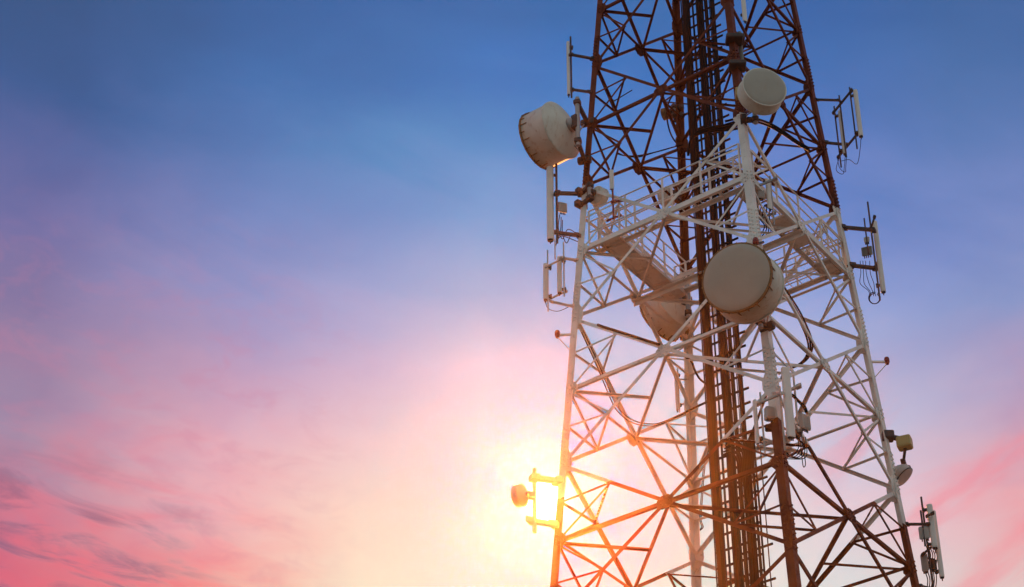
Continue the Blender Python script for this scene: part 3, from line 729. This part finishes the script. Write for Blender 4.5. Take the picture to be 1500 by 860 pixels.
w = bpy.data.worlds.new('World'); bpy.context.scene.world = w; w.use_nodes = True
nt = w.node_tree; nt.nodes.clear(); t = NT(nt)
out = t.n('ShaderNodeOutputWorld'); bg = t.n('ShaderNodeBackground')
D = t.n('ShaderNodeTexCoord').outputs['Generated']
sepz = t.n('ShaderNodeSeparateXYZ'); t.link(D, sepz.inputs[0]); dz = sepz.outputs[2]
el = t.math('MULTIPLY', t.math('ARCSINE', dz), 180/math.pi)                      # elevation, degrees
th = t.math('MULTIPLY', t.math('ARCCOSINE', t.math('MINIMUM', t.dot(D, tuple(SUN)), .999999)), 180/math.pi)   # angle from the sun
az = t.math('MULTIPLY', t.math('ARCTAN2', t.dot(D, tuple(RG0)), t.dot(D, tuple(FH))), 180/math.pi)            # bearing from the view, degrees
SKY_ROWS = (0, 100, 215, 320, 430, 540, 645, 750, 860)
SKY = {
 50: ((64,90,138),(68,95,148),(92,104,158),(118,114,165),(134,120,162),(155,132,165),(164,142,170),(172,132,158),(186,112,136)),
 350: ((68,102,160),(74,112,172),(95,125,182),(118,135,190),(152,150,197),(195,160,190),(224,172,188),(242,182,186),(251,176,163)),
 550: ((70,107,168),(78,118,180),(98,140,195),(125,148,202),(168,168,210),(215,185,210),(244,206,209),(252,220,203),(250,230,204)),
 710: ((71,110,172),(76,120,188),(98,142,200),(135,162,212),(185,182,216),(250,216,226),(254,232,218),(254,236,212),(253,240,216)),
 1000: ((71,110,172),(80,118,188),(105,136,202),(140,152,210),(185,178,220),(240,212,228),(253,225,225),(254,230,220),(254,232,215)),
 1200: ((70,105,170),(80,115,180),(100,126,195),(125,142,205),(150,162,215),(185,185,220),(206,204,225),(232,206,216),(224,218,218)),
 1450: ((72,104,160),(80,112,168),(98,125,182),(120,138,195),(140,152,200),(168,157,195),(205,162,184),(234,172,178),(226,198,195)),
}
def skyvec(kx, ky, rot):
    c_, s_ = math.cos(rot), math.sin(rot)
    x = t.math('ADD', t.math('MULTIPLY', az, c_*kx), t.math('MULTIPLY', el, s_*kx))
    y = t.math('ADD', t.math('MULTIPLY', az, -s_*ky), t.math('MULTIPLY', el, c_*ky))
    cx = t.n('ShaderNodeCombineXYZ'); t.link(x, cx.inputs[0]); t.link(y, cx.inputs[1]); return cx.outputs[0]
wob = t.math('SUBTRACT', t.noise(skyvec(.12, .3, -.15), 1., 5, .55, .5), .5)
calm = t.rng(th, 5, 13, .25, 1)
elw = t.math('ADD', el, t.math('MULTIPLY', calm, t.math('MULTIPLY', wob, 4.2)))
azw = t.math('ADD', az, t.math('MULTIPLY', calm, t.math('MULTIPLY', t.math('SUBTRACT', t.noise(skyvec(.1, .25, .3), 1.3, 4), .5), 5.)))
elf = t.math('DIVIDE', elw, 90.)
base = None; prev = None
for X in sorted(SKY):
    stops = [(0., lin(226, 160, 150)[:3]+(1,))]
    for y, c in reversed(list(zip(SKY_ROWS, SKY[X]))):
        d = (at(X, y, 1.0)-CAM).normalized(); c = lin(*c)
        stops.append((math.asin(d.z)/math.pi*2, c))
    stops.append((1., lin(46, 80, 140)))
    col = t.ramp(elf, stops)
    d = at(X, 430, 1.0)-CAM; ang = math.degrees(math.atan2(d.dot(RG0), d.dot(FH)))
    base = col if base is None else t.mix(t.rng(azw, prev, ang, 0, 1, False), base, col)
    prev = ang
nA = t.noise(skyvec(.16, .60, -.10), 1., 7, .58, .6)
nB = t.noise(skyvec(.22, .95, -.14), 1.3, 7, .6, .8)
nR = t.noise(skyvec(.09, .42, .42), 1.1, 6, .55, .4)
leftw = t.rng(az, -4, -11); rightw = t.rng(az, 8, 12)
pinkA = t.math('MULTIPLY', t.math('MULTIPLY', t.rng(nA, .40, .70), t.rng(el, 34.5, 28.6)), leftw)
sky = t.mix(t.math('MULTIPLY', pinkA, .50), base, lin(244, 108, 124))
nC = t.noise(skyvec(.45, 1.1, -.08), 1.2, 7, .62, .7)
mott = t.math('MULTIPLY', t.math('MULTIPLY', t.rng(nC, .45, .68), t.rng(el, 39, 33)), t.rng(az, -3, -9))
sky = t.mix(t.math('MULTIPLY', mott, .22), sky, lin(206, 128, 156))
edge = t.math('MULTIPLY', t.math('MULTIPLY', t.rng(nB, .62, .40, .35, 1), t.rng(el, 30.3, 27.6)), leftw)
sky = t.mix(t.math('MULTIPLY', edge, .50), sky, lin(238, 96, 116))
greyB = t.math('MULTIPLY', t.math('MULTIPLY', t.rng(nB, .44, .70), t.rng(el, 31.8, 28)), t.rng(az, -7.5, -13))
sky = t.mix(t.math('MULTIPLY', greyB, .72), sky, lin(92, 84, 118))
pinkR = t.math('MULTIPLY', t.math('MULTIPLY', t.rng(nR, .45, .62), t.rng(el, 34.5, 31)), rightw)
sky = t.mix(t.math('MULTIPLY', pinkR, .55), sky, lin(246, 136, 150))
# the glow of the added flare volume lies in front of this sky: what it adds along each direction comes off the sky
k_ = [sd.energy*sd.color[i]*FLARE_COL[i]*FLARE_D*(TOP+.3)*(1-FLARE_G**2)/(4*math.pi) for i in range(3)]
den = t.math('POWER', t.math('SUBTRACT', 1+FLARE_G**2, t.math('MULTIPLY', t.math('COSINE', t.math('MULTIPLY', th, math.pi/180)), 2*FLARE_G)), 1.5)
air = t.math('DIVIDE', 1., t.math('MULTIPLY', den, t.math('MAXIMUM', dz, .2)))
sp = t.n('ShaderNodeSeparateXYZ'); t.link(sky, sp.inputs[0]); cb = t.n('ShaderNodeCombineXYZ')
for i in range(3):
    tg = t.math('MULTIPLY', sp.outputs[i], .965); df = t.math('SUBTRACT', tg, t.math('MULTIPLY', air, k_[i])); ep = t.math('MULTIPLY', tg, .42)
    sq = t.math('SQRT', t.math('ADD', t.math('MULTIPLY', df, df), t.math('MULTIPLY', ep, ep)))
    t.link(t.math('MULTIPLY', t.math('ADD', df, sq), .5), cb.inputs[i])
sky = cb.outputs[0]
# aureole: white glow, cream, hot core
def gauss(sig): return t.math('EXPONENT', t.math('MULTIPLY', t.math('MULTIPLY', th, th), -1/(2*sig*sig)))
sky = t.mix(1.0, sky, t.mix(gauss(.30), (0, 0, 0, 1), (5, 4.6, 3.6, 1)), 'ADD')
sky = t.mix(1.0, sky, t.mix(gauss(1.5), (0, 0, 0, 1), (.0, .0, .22, 1)), 'ADD')
# behind the viewer: physical sky mixed with pale unseen patches added as fill light
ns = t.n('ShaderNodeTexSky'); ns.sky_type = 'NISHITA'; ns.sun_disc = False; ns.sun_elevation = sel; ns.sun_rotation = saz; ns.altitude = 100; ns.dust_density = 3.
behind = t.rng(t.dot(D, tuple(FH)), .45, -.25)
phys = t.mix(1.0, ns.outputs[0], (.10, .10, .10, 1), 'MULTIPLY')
fill_sky = t.mix(t.rng(t.noise(skyvec(.03, .06, 0), 1., 5), .35, .65), (.41, .45, .46, 1), (.80, .86, .82, 1))
sky = t.mix(behind, sky, t.mix(.6, phys, fill_sky))
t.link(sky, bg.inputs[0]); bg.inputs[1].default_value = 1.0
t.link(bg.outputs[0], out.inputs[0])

cd = bpy.data.cameras.new('camera'); cam = bpy.data.objects.new('camera', cd); C.objects.link(cam)
cd.sensor_width = 36; cd.lens = 36*F/1500; cd.clip_start = .1; cd.clip_end = 5000
cam.matrix_world = Matrix(((RG.x, UP.x, -FW.x, CAM.x), (RG.y, UP.y, -FW.y, CAM.y), (RG.z, UP.z, -FW.z, CAM.z), (0, 0, 0, 1)))
sc = bpy.context.scene; sc.camera = cam
sc.view_settings.view_transform = 'Standard'; sc.view_settings.look = 'None'; sc.view_settings.exposure = 0; sc.view_settings.gamma = 1
sc.cycles.volume_bounces = 0
